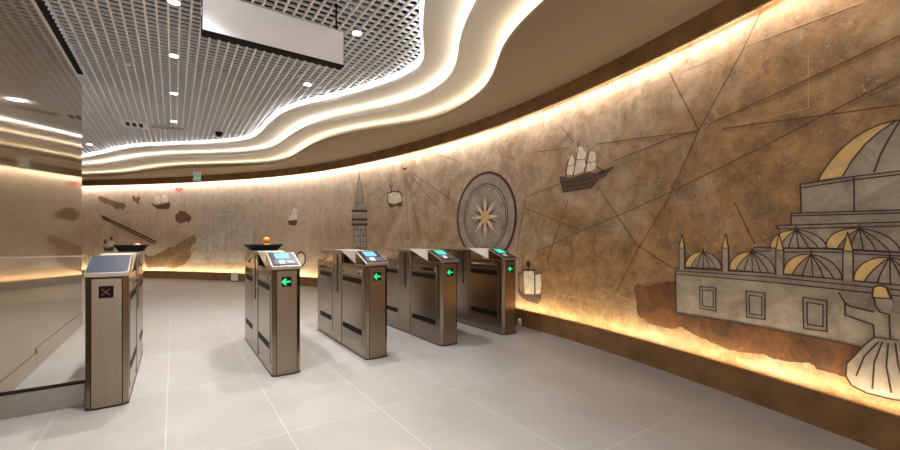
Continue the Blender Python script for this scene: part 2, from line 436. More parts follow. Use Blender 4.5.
    if kind == 'blank':
        bm = bmesh.new()
        for q in (1, -1):
            u = .022
            prism(bm, [(cx-u-.004, z-q*u), (cx-u+.004, z-q*u), (cx+u+.004, z+q*u), (cx+u-.004, z+q*u)], 'y', -.0095, -.007)
        build('cross_mark', bm, 'mark_red', s)
    else:
        a = [(-.038, 0), (-.006, .034), (.004, .024), (-.012, .008), (.036, .008), (.036, -.008), (-.012, -.008), (.004, -.024), (-.006, -.034)]
        build('arrow', PR([(cx-.004+p[0]*.98, z+p[1]*.92) for p in a], 'y', -.0105, -.007), 'arrow_green', s)
    return t
GX = (-.378, .79, 1.622, 2.475, 3.365)
GY = 3.585
GL = ['steel turnstile with blank dark top panel and black cross sign, beside the glass barrier',
      'steel turnstile with blue screen and a black tray of orange fruit on its lid',
      'steel turnstile with blue screen and bare lid, in front of the round tower drawing',
      'steel turnstile with teal screen, left of the compass drawing, between two others',
      'steel turnstile with teal screen at the end of the row, nearest the curved wall']
for x, l, k in zip(GX, GL, ('blank', 'blue', 'blue', 'teal', 'teal')): turnstile(x, GY, l, k)

# ------------------------------------------------------------------ glass barrier between polished wall and first turnstile
gb = empty('glass_barrier', (-.76, 3.76, 0), 'clear glass barrier on a grey metal rail left of the first turnstile', 'barrier')
build('base_rail', BX(-.25, .252, -.03, .03, 0, .155, bev=.004), 'rail_steel', gb)
build('rail_cap', BX(-.25, .252, -.032, .032, .155, .163), 'black', gb)
build('glass_panel', BX(-.25, .252, -.006, .006, .163, 1.032), 'glass', gb)
tag(build('top_edge', BX(-.25, .252, -.007, .007, 1.032, 1.042), 'steel_trim', gb), 'bright top edge of the glass')

# ------------------------------------------------------------------ trays and what they hold
def tray(x, y, z, w, label, rot):
    t = empty('tray', (x, y, z), label, 'tray', 'black trays on the turnstiles', rot)
    bm = bmesh.new(); rings = []
    for (r, zz) in ((.34, 0), (.36, .004), (.47, .052), (.50, .056), (.50, .062), (.465, .060), (.35, .010), (.0, .010)):
        if r == 0: rings.append(None); continue
        k = r*w; c = k*.18
        pts = [(k-c, -k*.8), (k, -k*.8+c), (k, k*.8-c), (k-c, k*.8), (-k+c, k*.8), (-k, k*.8-c), (-k, -k*.8+c), (-k+c, -k*.8)]
        rings.append([bm.verts.new((a, b, zz)) for a, b in pts])
    for A, B in zip(rings, rings[1:]):
        if B is None: bm.faces.new(A)
        else:
            for i in range(8): bm.faces.new((A[i], A[(i+1) % 8], B[(i+1) % 8], B[i]))
    bm.faces.new(rings[0][::-1])
    build('dish', bm, 'black', t)
    bm = bmesh.new()
    for sx in (-1, 1): box(bm, sx*w*.49-.012, sx*w*.49+.012, -.045, .045, .058, .064, bev=.002)
    build('handles', bm, 'black', t)
    return t
def fruit(name, x, y, z, r, mat, label, cat, sq=.92):
    t = empty(name, (x, y, z), label, cat)
    prof = [(0, 0)]+[(r*math.sin(math.pi*i/12), r*sq*(1-math.cos(math.pi*i/12))) for i in range(1, 12)]+[(r*.12, r*sq*1.97), (0, r*sq*1.9)]
    build('flesh', LA(prof, 20), mat, t, smooth=True)
    build('stem', LA([(0, 0), (.004, 0), (.003, .008), (0, .009)], 8, (0, 0, r*sq*1.9)), 'engraved_brown', t)
    return t
def sweet(name, x, y, z, r, label):
    t = empty(name, (x, y, z), label, 'sweet')
    build('centre', LA([(0, 0)]+[(r*math.sin(math.pi*i/8), r*.6*(1-math.cos(math.pi*i/8))) for i in range(1, 8)]+[(0, r*1.2)], 14), 'sweet_white', t, smooth=True)
    for sg in (-1, 1):
        bm = bmesh.new(); prism(bm, [(sg*r*.8, r*.55), (sg*r*1.7, r*.15), (sg*r*1.7, r*1.1), (sg*r*.8, r*.7)], 'y', -.006, .006)
        build('twist', bm, 'sweet_white', t)
TX, TY = .79, 4.67
tray(TX, TY, 1.037, .35, 'black tray with an upright orange, on the turnstile with the left arrow nearest it', .05)
fruit('orange', TX+.032, TY, 1.1125, .036, 'orange_skin', 'bright orange fruit standing highest in the right black tray', 'fruit')
fruit('lemon', TX+.034, TY, 1.0485, .034, 'lemon_skin', 'yellow fruit under the orange in the right black tray', 'fruit')
sweet('wrapped_sweet', TX-.05, TY-.02, 1.0485, .028, 'white wrapped sweet at the left of the right black tray')
TX, TY = -.345, 5.03
tray(TX, TY, 1.037, .27, 'black tray with a peach-coloured fruit, on the turnstile beside the glass barrier', .05)
fruit('peach', TX+.045, TY+.01, 1.0485, .036, 'peach_skin', 'peach-coloured fruit in the left black tray', 'fruit')
sweet('wrapped_sweet', TX-.035, TY-.01, 1.0485, .028, 'white wrapped sweet in the left black tray')

# ------------------------------------------------------------------ hanging sign
hs = empty('hanging_sign', (.72, 3.57, 2.72), 'blank white hanging sign board with black edges below the grid ceiling', 'sign')
build('case', BX(-.55, .55, -.045, .045, 0, .315, bev=.003), 'black', hs)
for s_ in (-1, 1):
    build('white_face', BX(-.543, .543, min(s_*.044, s_*.048), max(s_*.044, s_*.048), .012, .309), 'sign_white', hs)
for xx in (-.42, .49):
    r_ = build('rod', LA([(0, 0), (.008, 0), (.008, .26), (0, .26)], 10, (xx, 0, .31)), 'black', hs)
    build('fixing', LA([(0, 0), (.022, 0), (.022, .012), (0, .012)], 12, (xx, 0, .545)), 'black', r_)

# ------------------------------------------------------------------ downlights
def downlight(x, y, label, power=112):
    t = empty('downlight', (x*GK, y*GK, ZG), label, 'ceiling light', 'recessed downlights in the grid ceiling')
    build('ring', LA([(.044, -.004), (.058, -.006), (.062, -.002), (.058, .03), (.044, .03)], 24), 'white_plastic', t, smooth=True)
    build('lens', LA([(0, -.003), (.046, -.003), (.046, .004), (0, .004)], 20), 'lamp_glow', t)
    l = bpy.data.lights.new('downlight_beam', 'SPOT'); l.energy = power; l.spot_size = math.radians(100); l.spot_blend = 1
    l.shadow_soft_size = .04; l.color = (1, .96, .92)
    o = bpy.data.objects.new('downlight_beam', l); C.objects.link(o); o.parent = t; o.location = (0, 0, -.03)
for x, y, l in ((0, 4.33, 'recessed downlight at the top edge of the photo, left of the hanging sign'),
                (0, 5.6, 'brightest recessed downlight left of the hanging sign, second of the long row'),
                (0, 7.05, 'recessed downlight midway down the long row left of the sign'),
                (0, 8.72, 'farthest recessed downlight of the long row, close to the ceiling vents'),
                (1.545, 3.92, 'recessed downlight to the right of the hanging sign'),
                (1.50, 5.6, 'recessed downlight below the right end of the hanging sign, close to the wavy step'),
                (-1.55, 11.9, 'recessed downlight at the far left beside the polished wall edge')):
    downlight(x, y, l)
for x, y in ((0, 2.9), (0, 1.4), (0, -.2), (1.5, 2.4), (1.25, .9)):  # rows carried on out of view, added to light the floor and turnstile fronts
    downlight(x, y, 'added recessed downlight overhead on the entry side, out of view')
dt = empty('smoke_detector', (-.46*GK, 6.15*GK, ZG), 'small white round smoke detector in the grid ceiling', 'smoke detector')
build('base', LA([(0, 0), (.05, 0), (.05, -.015), (0, -.015)], 20), 'white_plastic', dt)
build('sensor_head', LA([(0, -.015), (.036, -.015), (.03, -.035), (0, -.038)], 20), 'sign_white', dt, smooth=True)
cm = empty('dome_camera', (.73*GK, 9.12*GK, ZG), 'small black dome camera on the grid ceiling before the wavy step', 'camera')
build('mount', LA([(0, 0), (.07, 0), (.07, -.03), (0, -.03)], 20), 'black', cm)
build('dome', LA([(.06, -.03), (.055, -.06), (.035, -.085), (0, -.095)], 20), 'black_gloss', cm, smooth=True)
v = empty('ceiling_vent', (-.6*GK, 9.35*GK, ZG), 'square ceiling vent with dark slots, left of the other vent', 'vent', 'vents in the grid ceiling')
build('frame', BX(-.21, .21, -.28, .28, -.012, .0), 'grid_metal', v)
for i in range(3): build('slot', BX(-.13+i*.1, -.07+i*.1, -.16, .16, -.014, -.011), 'plenum', v)
v = empty('ceiling_vent', (-.08*GK, 9.25*GK, ZG), 'long pale ceiling vent panel below the row of downlights', 'vent', 'vents in the grid ceiling', -.35)
build('frame', BX(-.31, .31, -.12, .12, -.012, 0), 'white_plastic', v)
for i in range(8): build('slot', BX(-.27+i*.07, -.24+i*.07, -.09, .09, -.014, -.011), 'panel_grey', v)

# exit sign
ex = empty('exit_sign', (.466, 11.58, 2.58), 'small pale green hanging exit sign in front of the brown band', 'sign', rotz=.25)
build('panel', BX(-.085, .085, -.012, .012, 0, .23, bev=.002), 'white_plastic', ex)
bm = bmesh.new(); box(bm, -.07, .07, -.0135, -.011, .02, .13)
fc = build('green_field', bm, 'exit_green', ex)
bm = bmesh.new()
prism(bm, [(-.05, .075), (-.02, .10), (-.02, .085), (.01, .085), (.01, .065), (-.02, .065), (-.02, .05)], 'y', -.0145, -.013)
box(bm, .022, .055, -.0145, -.013, .035, .12)
build('pictogram', bm, 'white_plastic', fc)
for xx in (-.06, .06): build('wire', BX(xx-.002, xx+.002, -.002, .002, .23, .49), 'steel_trim', ex)

# small white things at the skirting
pk = empty('floor_stop', (3.775, 3.845, 0), 'small white stop on the floor at the brown skirting, right of the last turnstile', 'floor stop')
build('post', LA([(0, 0), (.026, 0), (.026, .07), (.018, .095), (0, .1)], 16), 'white_plastic', pk, smooth=True)
build('foot', LA([(0, 0), (.034, 0), (.034, .012), (0, .014)], 16), 'steel_trim', pk)

# ------------------------------------------------------------------ mural: pixels of the photograph are turned into places on the curved wall
ARC = [0]
for a, b_ in zip(WALL, WALL[1:]): ARC.append(ARC[-1]+(b_-a).length)
WN = normals(WALL)
def ray_hit(px, py, curve=None, arc=None):
    curve = curve or WALL; arc = arc or ARC
    xc = (px-450)/400; d = Vector((SN+CS*xc, CS-SN*xc))
    best = None
    for i in range(len(curve)-1):
        a, e = curve[i], curve[i+1]-curve[i]
        den = d.x*e.y-d.y*e.x
        if abs(den) < 1e-9: continue
        t = (a.x*e.y-a.y*e.x)/den; u = (a.x*d.y-a.y*d.x)/den
        if t > .1 and -1e-6 <= u <= 1+1e-6 and (best is None or t < best[0]):
            best = (t, arc[i]+u*(arc[i+1]-arc[i]))
    t, s = best
    return s, H+t*(239-py)/400, t
def sz(p): r = ray_hit(*p); return (r[0], r[1])
def on_wall(s, z, off):
    lo, hi = 0, len(ARC)-1
    while hi-lo > 1:
        m = (lo+hi)//2
        if ARC[m] <= s: lo = m
        else: hi = m
    u = (s-ARC[lo])/(ARC[lo+1]-ARC[lo])
    p = WALL[lo].lerp(WALL[lo+1], u); n = WN[lo].lerp(WN[lo+1], u)
    return (p.x-n.x*off, p.y-n.y*off, z)
def finish(bm, o0, o1, name, mat, par):
    """flat (s,z) faces -> thin solid inlay that follows the wall"""
    ss = [v.co.x for v in bm.verts]
    s = math.floor(min(ss)/.08)*.08+.08
    while s < max(ss):
        bmesh.ops.bisect_plane(bm, geom=bm.verts[:]+bm.edges[:]+bm.faces[:], plane_co=(s, 0, 0), plane_no=(1, 0, 0), dist=1e-6)
        s += .08
    e = bmesh.ops.extrude_face_region(bm, geom=bm.faces[:])
    top = {v for v in e['geom'] if isinstance(v, bmesh.types.BMVert)}
    for v in bm.verts: v.co = on_wall(v.co.x, v.co.y, o1 if v in top else o0)
    o = build(name, bm, mat, par)
    return o
def fill(bm, pts):
    vs = [bm.verts.new((p[0], p[1], 0)) for p in pts]
    f = bm.faces.new(vs); bmesh.ops.triangulate(bm, faces=[f])
LV, LIFT = .004, [.002]
def ragged(P, amp, n=5):
    out = []
    for i, a in enumerate(P):
        b_ = P[(i+1) % len(P)]
        for k in range(n):
            t = k/n; j = amp if k else 0
            out.append((a[0]+(b_[0]-a[0])*t+random.uniform(-j, j), a[1]+(b_[1]-a[1])*t+random.uniform(-j, j)*.8))
    return out
def inlay(name, polys, mat, par, lv=1, raw=False):
    bm = bmesh.new()
    for P in polys: fill(bm, P if raw else [sz(p) for p in P])
    return finish(bm, LIFT[0], LIFT[0]+LV*lv*.35, name, mat, par)
def strokes(name, lines, w, mat, par, lv=2, raw=False, closed=False):
    """lines of constant real width w (metres)"""
    bm = bmesh.new()
    for Lp in lines:
        P = [Vector(p if raw else sz(p)) for p in Lp]
        if closed: P = P+[P[0]]
        for a, b_ in zip(P, P[1:]):
            d = (b_-a)
            if d.length < 1e-6: continue
            d.normalize(); n = Vector((-d.y, d.x))*w/2; e = d*w*.3
            fill(bm, [a-e+n, a-e-n, b_+e-n, b_+e+n])
    return finish(bm, LIFT[0], LIFT[0]+LV*lv*.35, name, mat, par)
def arc_pts(c, rx, ry, a0, a1, n=24):
    return [(c[0]+rx*math.cos(math.radians(a0+(a1-a0)*i/n)), c[1]-ry*math.sin(math.radians(a0+(a1-a0)*i/n))) for i in range(n+1)]
def mural(name, at, label, cat='mural', group=None):
    s, z = sz(at); p = on_wall(s, z, 0)
    return empty(name, (0, 0, 0), label, cat, group) if False else _root(name, p, label, cat, group)
def _root(name, p, label, cat, group):
    # the parts are built in world coordinates; the empty marks the wall point and the parts are kept in place
    o = bpy.data.objects.new(name, None); C.objects.link(o); o.location = p; o.empty_display_size = .1
    tag(o, label, cat, group); return o
def settle(root):
    for ch in [c for c in bpy.data.objects if c.parent == root]:
        for v in ch.data.vertices: v.co -= Vector(root.location)
        for g in [c for c in bpy.data.objects if c.parent == ch]:
            for v in g.data.vertices: v.co -= Vector(root.location)

# engraved chart lines and panel joints belong to the wall surface
strokes('engraved_lines', [
    [(761, 11.5), (743.5, 49), (699, 130), (668, 200), (636.7, 251.7), (616.7, 291.7)],
    [(699, 130), (671, 138), (614, 161)], [(560, 184), (525, 197)],
    [(696, 131.6), (640, 138), (597, 144)], [(570, 147.5), (539, 151.8)],
    [(699, 130), (679, 91), (669.6, 72.4)],
    [(709, 124), (804, 81), (899.4, 36), (930, 21)], [(723, 128.5), (833, 114), (899, 105)],
    [(899.4, 76.5), (804, 125.6), (657, 198.5), (580, 231.7), (536.7, 251.7)],
    [(598, 187), (636.7, 245), (674, 269)], [(525, 208), (580, 230)], [(568, 200), (547, 262)],
    [(527, 187), (516.7, 251.7)], [(735, 203), (755, 244)], [(562, 127), (574, 143)], [(462, 164), (455, 160), (405, 145)],
    [(440, 210), (407, 172)], [(454, 202), (409, 171)], [(420, 235), (406, 173)], [(409, 240), (405, 173)], [(364, 200), (401, 169.5)]],
    .008, 'engraved_brown', wall, 1)
strokes('engraved_lines', [[(618, 92.7), (671, 75.6), (743.5, 46.2), (864.8, 1.4)], [(808.5, 55), (808.5, 108)], [(807, 108), (729, 127)],
    [(811.5, 367), (811.5, 392)], [(556, 294), (590, 300), (629, 306.5)], [(601.7, 288), (630, 300)]],   .004, 'joint_pale', wall, 1)

# ---- land under the mosque
r = mural('land_mural', (660, 305), 'rusty brown land mass painted under the grey domed building')
inlay('land', [ragged([(634,286.4),(638.7,284),(645,286),(651,286),(659,283),(666.7,282),(675,281),(690,300),(720,308),(800,325),(850,335),(862,345),(860,382),(846.7,377.5),(832,373),(818.7,369.7),(810,362.6),
    (792,362),(775.5,359.5),(763,354),(750.6,353),(740,352),(729,350),(713,343),(698,336),(682,327),(674,329),(666.7,328),(651,324),(638.7,316),(636,300)], .8)], 'paint_ochre', r, .5)
settle(r)
# ---- domed building
LIFT[0] = .0038
r = mural('mosque_mural', (780, 300), 'large grey domed building drawn on the right end of the brown wall')
inlay('main_dome', [[(819,180.2)]+[(824,171),(832,160),(842,149),(853,139.5),(866,131),(880,124.8),(895,120.8),(910,120),(925,122),(945,130),(962,143),(975,160),(985,176),(900,171)]], 'paint_grey', r, 1)
inlay('gold_segment', [[(819,180.2),(824,171),(832,160),(842,149),(853,139.5),(866,131),(880,124.8),(897,120.5),(880,132),(866,144),(853,160),(843.6,175.8)]], 'paint_gold', r, 1.4)
inlay('drum', [[(800.8,184.4),(850,177),(900,171),(990,166),(990,212),(900,211),(802,214)]], 'paint_grey', r, 1)
inlay('terrace', [[(791.6,213.3),(900,210),(990,208),(990,226),(900,223),(792,226)]], 'paint_grey_light', r, 1.2)
inlay('terrace', [[(776.7,225.5),(900,222),(990,221),(990,252),(900,250.5),(782,250)]], 'paint_grey', r, 1)
inlay('terrace', [[(754.6,247.6),(780,247.6),(900,249.5),(960,252),(960,290),(900,285),(770,274),(756,272)]], 'paint_grey_light', r, .8)
inlay('front_wall', [[(676,268),(770,273),(900,285),(960,291),(960,366),(900,354),(819,338),(740,323),(677,313)]], 'paint_grey', r, 1)
lines = [[(800.8,184.4),(850,177),(900,171),(990,166)],[(801.5,188),(850,180.5),(900,174.5),(990,170)],[(800.8,184.4),(802,213)],[(854.6,178),(855,211)],
         [(791.6,213.3),(900,210),(990,208)],[(791.6,216),(900,213)],[(791.6,213.3),(792,225.5)],[(776.7,225.5),(900,222),(990,221)],[(778,229),(900,226)],[(776.7,225.5),(781,233)],
         [(754.6,247.6),(771,248)],[(754.6,251),(771,251)],[(771,248),(828,248),(900,252)],[(785,252),(828,252),(900,256)],
         [(676,268),(770,273),(900,285),(960,291)],[(676,270.6),(770,277),(900,290)],[(676,274),(770,282),(900,296),(960,303)],[(676,268),(677,313)],[(677,313),(740,323),(819,338),(862,347)],
         [(819,180.2),(824,171),(832,160),(842,149),(853,139.5),(866,131),(880,124.8),(895,120.8),(910,120),(925,122),(945,130),(962,143)],
         [(843.6,175.8),(853,160),(866,144),(880,132),(897,120.5)],[(874.9,172),(881,155),(890,138),(901,120)]]
strokes('outline', lines, .007, 'paint_line', r, 3)
def dome(b0, b1, ap, n, goldseg, lw):
    import math as m_
    pts = []
    for i in range(17):
        a = math.pi*i/16; u = (1-math.cos(a))/2
        bx, by = b0[0]+(b1[0]-b0[0])*u, b0[1]+(b1[1]-b0[1])*u
        mid = ((b0[0]+b1[0])/2, (b0[1]+b1[1])/2)
        hx, hy = ap[0]-mid[0], ap[1]-mid[1]
        k = math.sin(a)
        pts.append((bx+hx*k, by+hy*k))
    d = inlay('dome', [pts], 'paint_grey', r, 1.6)
    ribs = []
    for i in range(n):
        u = (i+.8)/(n+.6); q = (b0[0]+(b1[0]-b0[0])*u, b0[1]+(b1[1]-b0[1])*u)
        bend = (u-.5)*.55
        c = ((q[0]+ap[0])/2+(b1[0]-b0[0])*bend*.32, (q[1]+ap[1])/2-abs(bend)*(b0[1]-ap[1])*.45)
        ribs.append([((1-t)**2*q[0]+2*t*(1-t)*c[0]+t*t*ap[0], (1-t)**2*q[1]+2*t*(1-t)*c[1]+t*t*ap[1]) for t in (0, .2, .4, .6, .8, 1)])
    if goldseg:
        left = [p for p in pts if p[0] <= ap[0]]
        g = left+ribs[0][::-1]
        inlay('gold_segment', [g], 'paint_gold', d, 2.0)
    strokes('ribs', ribs+[pts, [pts[-1], pts[0]], [ap, (ap[0], ap[1]-4)]], lw, 'paint_line', d, 3)
dome((771,248),(828,249),(796.7,230),5,True,.006)
dome((826.7,249),(902,253),(860,228.5),5,True,.006)
dome((686,267),(722,269.3),(703.6,252),5,True,.006)
dome((730,269.7),(776,273.5),(752.4,252),5,True,.006)
dome((784.4,273.8),(843,279.5),(811.8,254.5),5,True,.006)
dome((854.4,280.5),(928,288),(890.7,257.5),5,True,.006)
for (x0, x1, y0, y1, tip) in ((679.8,685,248,269,(682.4,235)),(722.9,729,248,271.5,(726.3,233.6)),(776.7,784.4,250,275,(779.6,233)),(843.8,854,251,281,(848.4,232))):
    tw = inlay('turret', [[(x0,y0),(x1,y0),(x1,y1),(x0,y1)]], 'paint_grey', r, 3.2)
    inlay('gold_cone', [[(x0,y0),(x1,y0),((x1*.35+tip[0]*.65),tip[1]*.65+y0*.35),tip,((x0*.35+tip[0]*.65),tip[1]*.65+y0*.35)]], 'paint_gold', tw, 3.2)
    strokes('outline', [[(x0,y0),(x0,y1)],[(x1,y0),(x1,y1)],[(x0,y0),(x1,y0)],[(x0,y0),tip,(x1,y0)]], .006, 'paint_line', tw, 4)
for q in ([(700.3,286.4),(716.4,288),(716.4,311),(700.6,308.5)],[(746.6,291),(765.6,293.3),(765.6,319.5),(747.2,317)],[(803.7,297.4),(827.4,301),(827.4,331.5),(804.4,328.5)]):
    w_ = inlay('window', [q], 'paint_grey_light', r, 1.6)
    cx = sum(p[0] for p in q)/4; cy = sum(p[1] for p in q)/4
    q2 = [(cx+(p[0]-cx)*.68, cy+(p[1]-cy)*.72) for p in q]
    strokes('outline', [q, q2], .007, 'paint_line', w_, 3, closed=True)
settle(r)
# ---- whirling figure
LIFT[0] = .0098
r = mural('dancer_mural', (880, 360), 'grey robed dancing figure with a gold hat drawn at the lower right of the wall')
inlay('robe', [[(876,337),(866,345),(857.6,354),(848.3,363.5),(847.4,376),(853,385),(868.5,393),(893.5,399),(912,402),(935,404),(948,396),(950,380),(938,362),(915,348),(908,341)]], 'paint_grey_light', r, 3.4)
inlay('torso', [[(846.7,302.7),(851,306),(875,312),(880,310),(893,311),(906,315),(930,311),(931,324),(908,328),(908,341),(876,337),(875,324.5),(846.7,315)]], 'paint_grey', r, 3.6)
inlay('hand', [[(840.5,292.7),(843,293),(848,301),(850,306),(846.7,306),(845,301)]], 'paint_grey_light', r, 3.6)
inlay('head', [[(876,298),(893,299),(894,306),(889,314),(882,312),(877,305)]], 'paint_grey_light', r, 4.0)
inlay('hat', [[(874,297.4),(874.8,288),(878,286),(883.5,285.6),(888,287.5),(892.8,298.7)]], 'paint_gold', r, 4.2)
strokes('outline', [[(876,337),(866,345),(857.6,354),(848.3,363.5),(847.4,376),(853,385),(868.5,393),(893.5,399),(912,402)],
    [(840.5,292.7),(846.7,302.7),(851,306),(875,312)],[(846.7,302.7),(846.7,315),(875,324.5),(876,337),(900,340)],[(891,314),(892,338)],
    [(874,297.4),(874.8,288),(878,286),(883.5,285.6),(888,287.5),(892.8,298.7),(874,297.4)],[(876,298),(877,305),(882,312),(889,314)],
    [(880,342),(866,356),(858,375)],[(884,342),(876,362),(874,388)],[(890,343),(888,366),(893,392)],[(897,343),(900,365),(908,390)]], .0075, 'paint_line', r, 5)
settle(r)
# ---- galleon
LIFT[0] = .002
def P8(L): return [(545+a/6.43, 130+b_/6.43) for a, b_ in L]
r = mural('galleon_mural', (578, 178), 'dark sailing ship with white sails drawn high on the wall right of the compass')
inlay('hull', [P8([(97,300),(130,300),(150,312),(220,292),(290,268),(320,280),(340,302),(440,233),(445,240),(350,314),(397,286),(397,294),(340,322),(300,370),(200,390),(120,400),(112,360),(100,345)])], 'paint_hull', r, 1)
for q in ([(150,163),(178,163),(190,195),(183,225),(146,228)],[(145,235),(188,228),(190,260),(172,288),(140,285)],[(203,110),(238,108),(266,150),(256,186),(204,188)],
          [(195,197),(256,190),(262,228),(244,270),(183,292)],[(286,135),(318,140),(330,175),(322,203),(272,206)],[(274,212),(326,208),(330,243),(304,262),(262,268)]):
    sl = inlay('sail', [P8(q)], 'paint_cream', r, 1)
strokes('mast', [P8([(218,75),(200,200),(182,300)]),P8([(165,155),(140,235),(135,300)]),P8([(290,128),(270,206),(258,275)])], .012, 'paint_line', r, 2)
strokes('outline', [P8([(120,335),(210,330),(310,305)]),P8([(118,362),(210,360),(310,335)]),P8([(330,235),(378,262)]),P8([(97,300),(120,400)]),P8([(120,400),(300,370),(340,320)])], .012, 'paint_line', r, 2)
settle(r)
# ---- small ship low on the wall
LIFT[0] = .005
r = mural('ship_mural', (530, 285), 'small ship with two pale sails drawn low beside the last turnstile')
inlay('hull', [[(518,289),(524,294),(534,296),(541.7,294.5),(541,300),(538,304),(529.5,301.5),(522,298),(519,294)]], 'paint_hull', r, 1)
inlay('sail', [[(524,271),(534,271),(535,283),(534,294),(525,294)]], 'paint_cream', r, 1)
inlay('sail', [[(535.8,275),(541,273.5),(541.5,284),(540.5,293),(536,294)]], 'paint_cream', r, 1)
inlay('flag', [[(526.5,263),(528.3,260),(531,263),(530,267),(527,266.5)]], 'paint_line', r, 1)
strokes('rigging', [[(523.5,270),(535,270)],[(535.5,274.5),(542,272.8)],[(519,272),(519.5,291)],[(519,275),(524,271)],[(528.6,260),(528.6,271)],[(534.8,271),(535.2,294)]], .014, 'paint_line', r, 2)
settle(r)
# ---- compass
LIFT[0] = .002
c0 = ray_hit(485.2, 217); R0 = 44.6*c0[2]/400
r = mural('compass_mural', (485.2, 217), 'round compass rose with a dark ring and gold star on the wall', 'compass')
def circ(rad, n=48, a0=0): return [(c0[0]-rad*math.cos(a0+2*math.pi*i/n), c0[1]+rad*math.sin(a0+2*math.pi*i/n)) for i in range(n)]
inlay('disc', [circ(R0)], 'paint_grey_light', r, 1, raw=True)
strokes('outer_ring', [circ(R0*.985)], R0*.062, 'paint_wine', r, 2.5, raw=True, closed=True)
strokes('inner_ring', [circ(R0*.74)], R0*.022, 'paint_line', r, 2, raw=True, closed=True)
strokes('thin_ring', [circ(R0*.68)], R0*.012, 'paint_line', r, 2, raw=True, closed=True)
for k in range(16):
    a = math.pi/2+2*math.pi*k/16; Lr = R0*(.50 if k % 2 == 0 else .44); w = .16 if k % 2 == 0 else .13
    f = lambda rad, an: (c0[0]-rad*math.cos(an), c0[1]+rad*math.sin(an))
    inlay('star_point', [[f(R0*.06, a-1.2), f(R0*.20, a-w), f(Lr, a), f(R0*.20, a+w), f(R0*.06, a+1.2)]], 'paint_cream' if k % 2 == 0 else 'paint_hull', r, 2.2 if k % 2 == 0 else 1.8, raw=True)
inlay('gold_star', [[(c0[0]-q*math.cos(a), c0[1]+q*math.sin(a)) for a, q in ((math.pi/8*i, R0*(.24 if i % 2 == 0 else .10)) for i in range(16))]], 'paint_gold', r, 3, raw=True)
for k in range(8):
    a = 2*math.pi*k/8+.39
    inlay('ring_mark', [[(c0[0]+R0*.62*math.cos(a)+.012*math.cos(b_), c0[1]+R0*.62*math.sin(a)+.016*math.sin(b_)) for b_ in [i*math.pi/4 for i in range(8)]]], 'paint_line', r, 2, raw=True)
settle(r)
# ---- round tower
r = mural('tower_mural', (360, 225), 'round stone tower with pointed roof drawn behind the middle turnstile')
inlay('shaft', [[(353.8,225),(366.2,225),(367,268),(353.2,268)]], 'paint_grey', r, 1)
inlay('gallery', [[(352.7,213.5),(366.2,213.5),(366.2,225),(352.7,225)]], 'paint_grey_light', r, 1.2)
inlay('top_storey', [[(355,203.7),(364,203.7),(366,210),(353,210)]], 'paint_grey_light', r, 1.1)
inlay('spire', [[(359.2,172.2),(360.2,180),(364,203.7),(355,203.7),(358.4,180)]], 'paint_grey', r, 1)
for y0 in (210, 218.5, 223.5): strokes('ledge', [[(352.2, y0+1), (366.9, y0+1)]], .05, 'paint_line', r, 2)
strokes('outline', [[(355,203.7),(359.2,172.2),(364,203.7),(355,203.7)],[(353.8,225),(353.2,268)],[(366.2,225),(367,268)],[(352.7,213),(352.7,225)],[(366.2,213),(366.2,225)]]
        +[[(354.5,230+6*i),(366,230+6*i)] for i in range(6)]+[[(357.5+3.2*(i % 3), 226+3*i),(357.5+3.2*(i % 3), 230+3*i)] for i in range(12)], .012, 'paint_line', r, 2)
settle(r)
# ---- crescent and ship
r = mural('crescent_mural', (404.7, 166), 'small dark crescent drawn at the top of fanning lines')
inlay('crescent', [[(402,166),(402.6,169),(404.7,170.4),(406.9,169),(407.5,166),(406.4,167.6),(404.7,168.3),(403.1,167.6)]], 'paint_line', r, 1)
settle(r)
r = mural('ship_mural', (395, 198), 'faint ship with a round pale sail drawn under the crescent')
inlay('sail', [[(388,193),(394,191.5),(400,192),(402,197),(401,203),(395,204),(389,203)]], 'paint_cream', r, 1)
inlay('hull', [[(387.5,202),(394,204.5),(402.5,201),(401,207),(396,205.5),(392,208),(389,206)]], 'paint_hull', r, 1.4)
strokes('rigging', [[(390,185),(392,192)],[(398,188),(399,193)],[(388,193),(394,191.5),(400,192),(402,197)],[(388,193),(387.5,202)],[(393,185),(391,187)]], .02, 'paint_line', r, 2)
settle(r)
r = mural('sailboat_mural', (293, 218), 'small pale sailboat drawn alone on the far wall above the right tray')
inlay('sail', [[(293.5,208.3),(297.3,209.6),(297.2,219.6),(288.4,220.4),(291.5,214)]], 'paint_cream', r, 1)
inlay('hull', [[(287.9,220.8),(297.8,220),(296,225.7),(289,225)]], 'paint_hull', r, 1)
settle(r)
r = mural('ring_mural', (301, 259), 'dark oval ring drawn low on the wall beside the blue-screen turnstile')
e = [(301+4.4*math.cos(i*math.pi/14), 259+7*math.sin(i*math.pi/14)) for i in range(28)]
strokes('ring', [e], .045, 'paint_hull', r, 2, closed=True)
inlay('disc', [[(301+3.6*math.cos(i*math.pi/10), 259+6*math.sin(i*math.pi/10)) for i in range(20)]], 'paint_cream', r, 1)
settle(r)
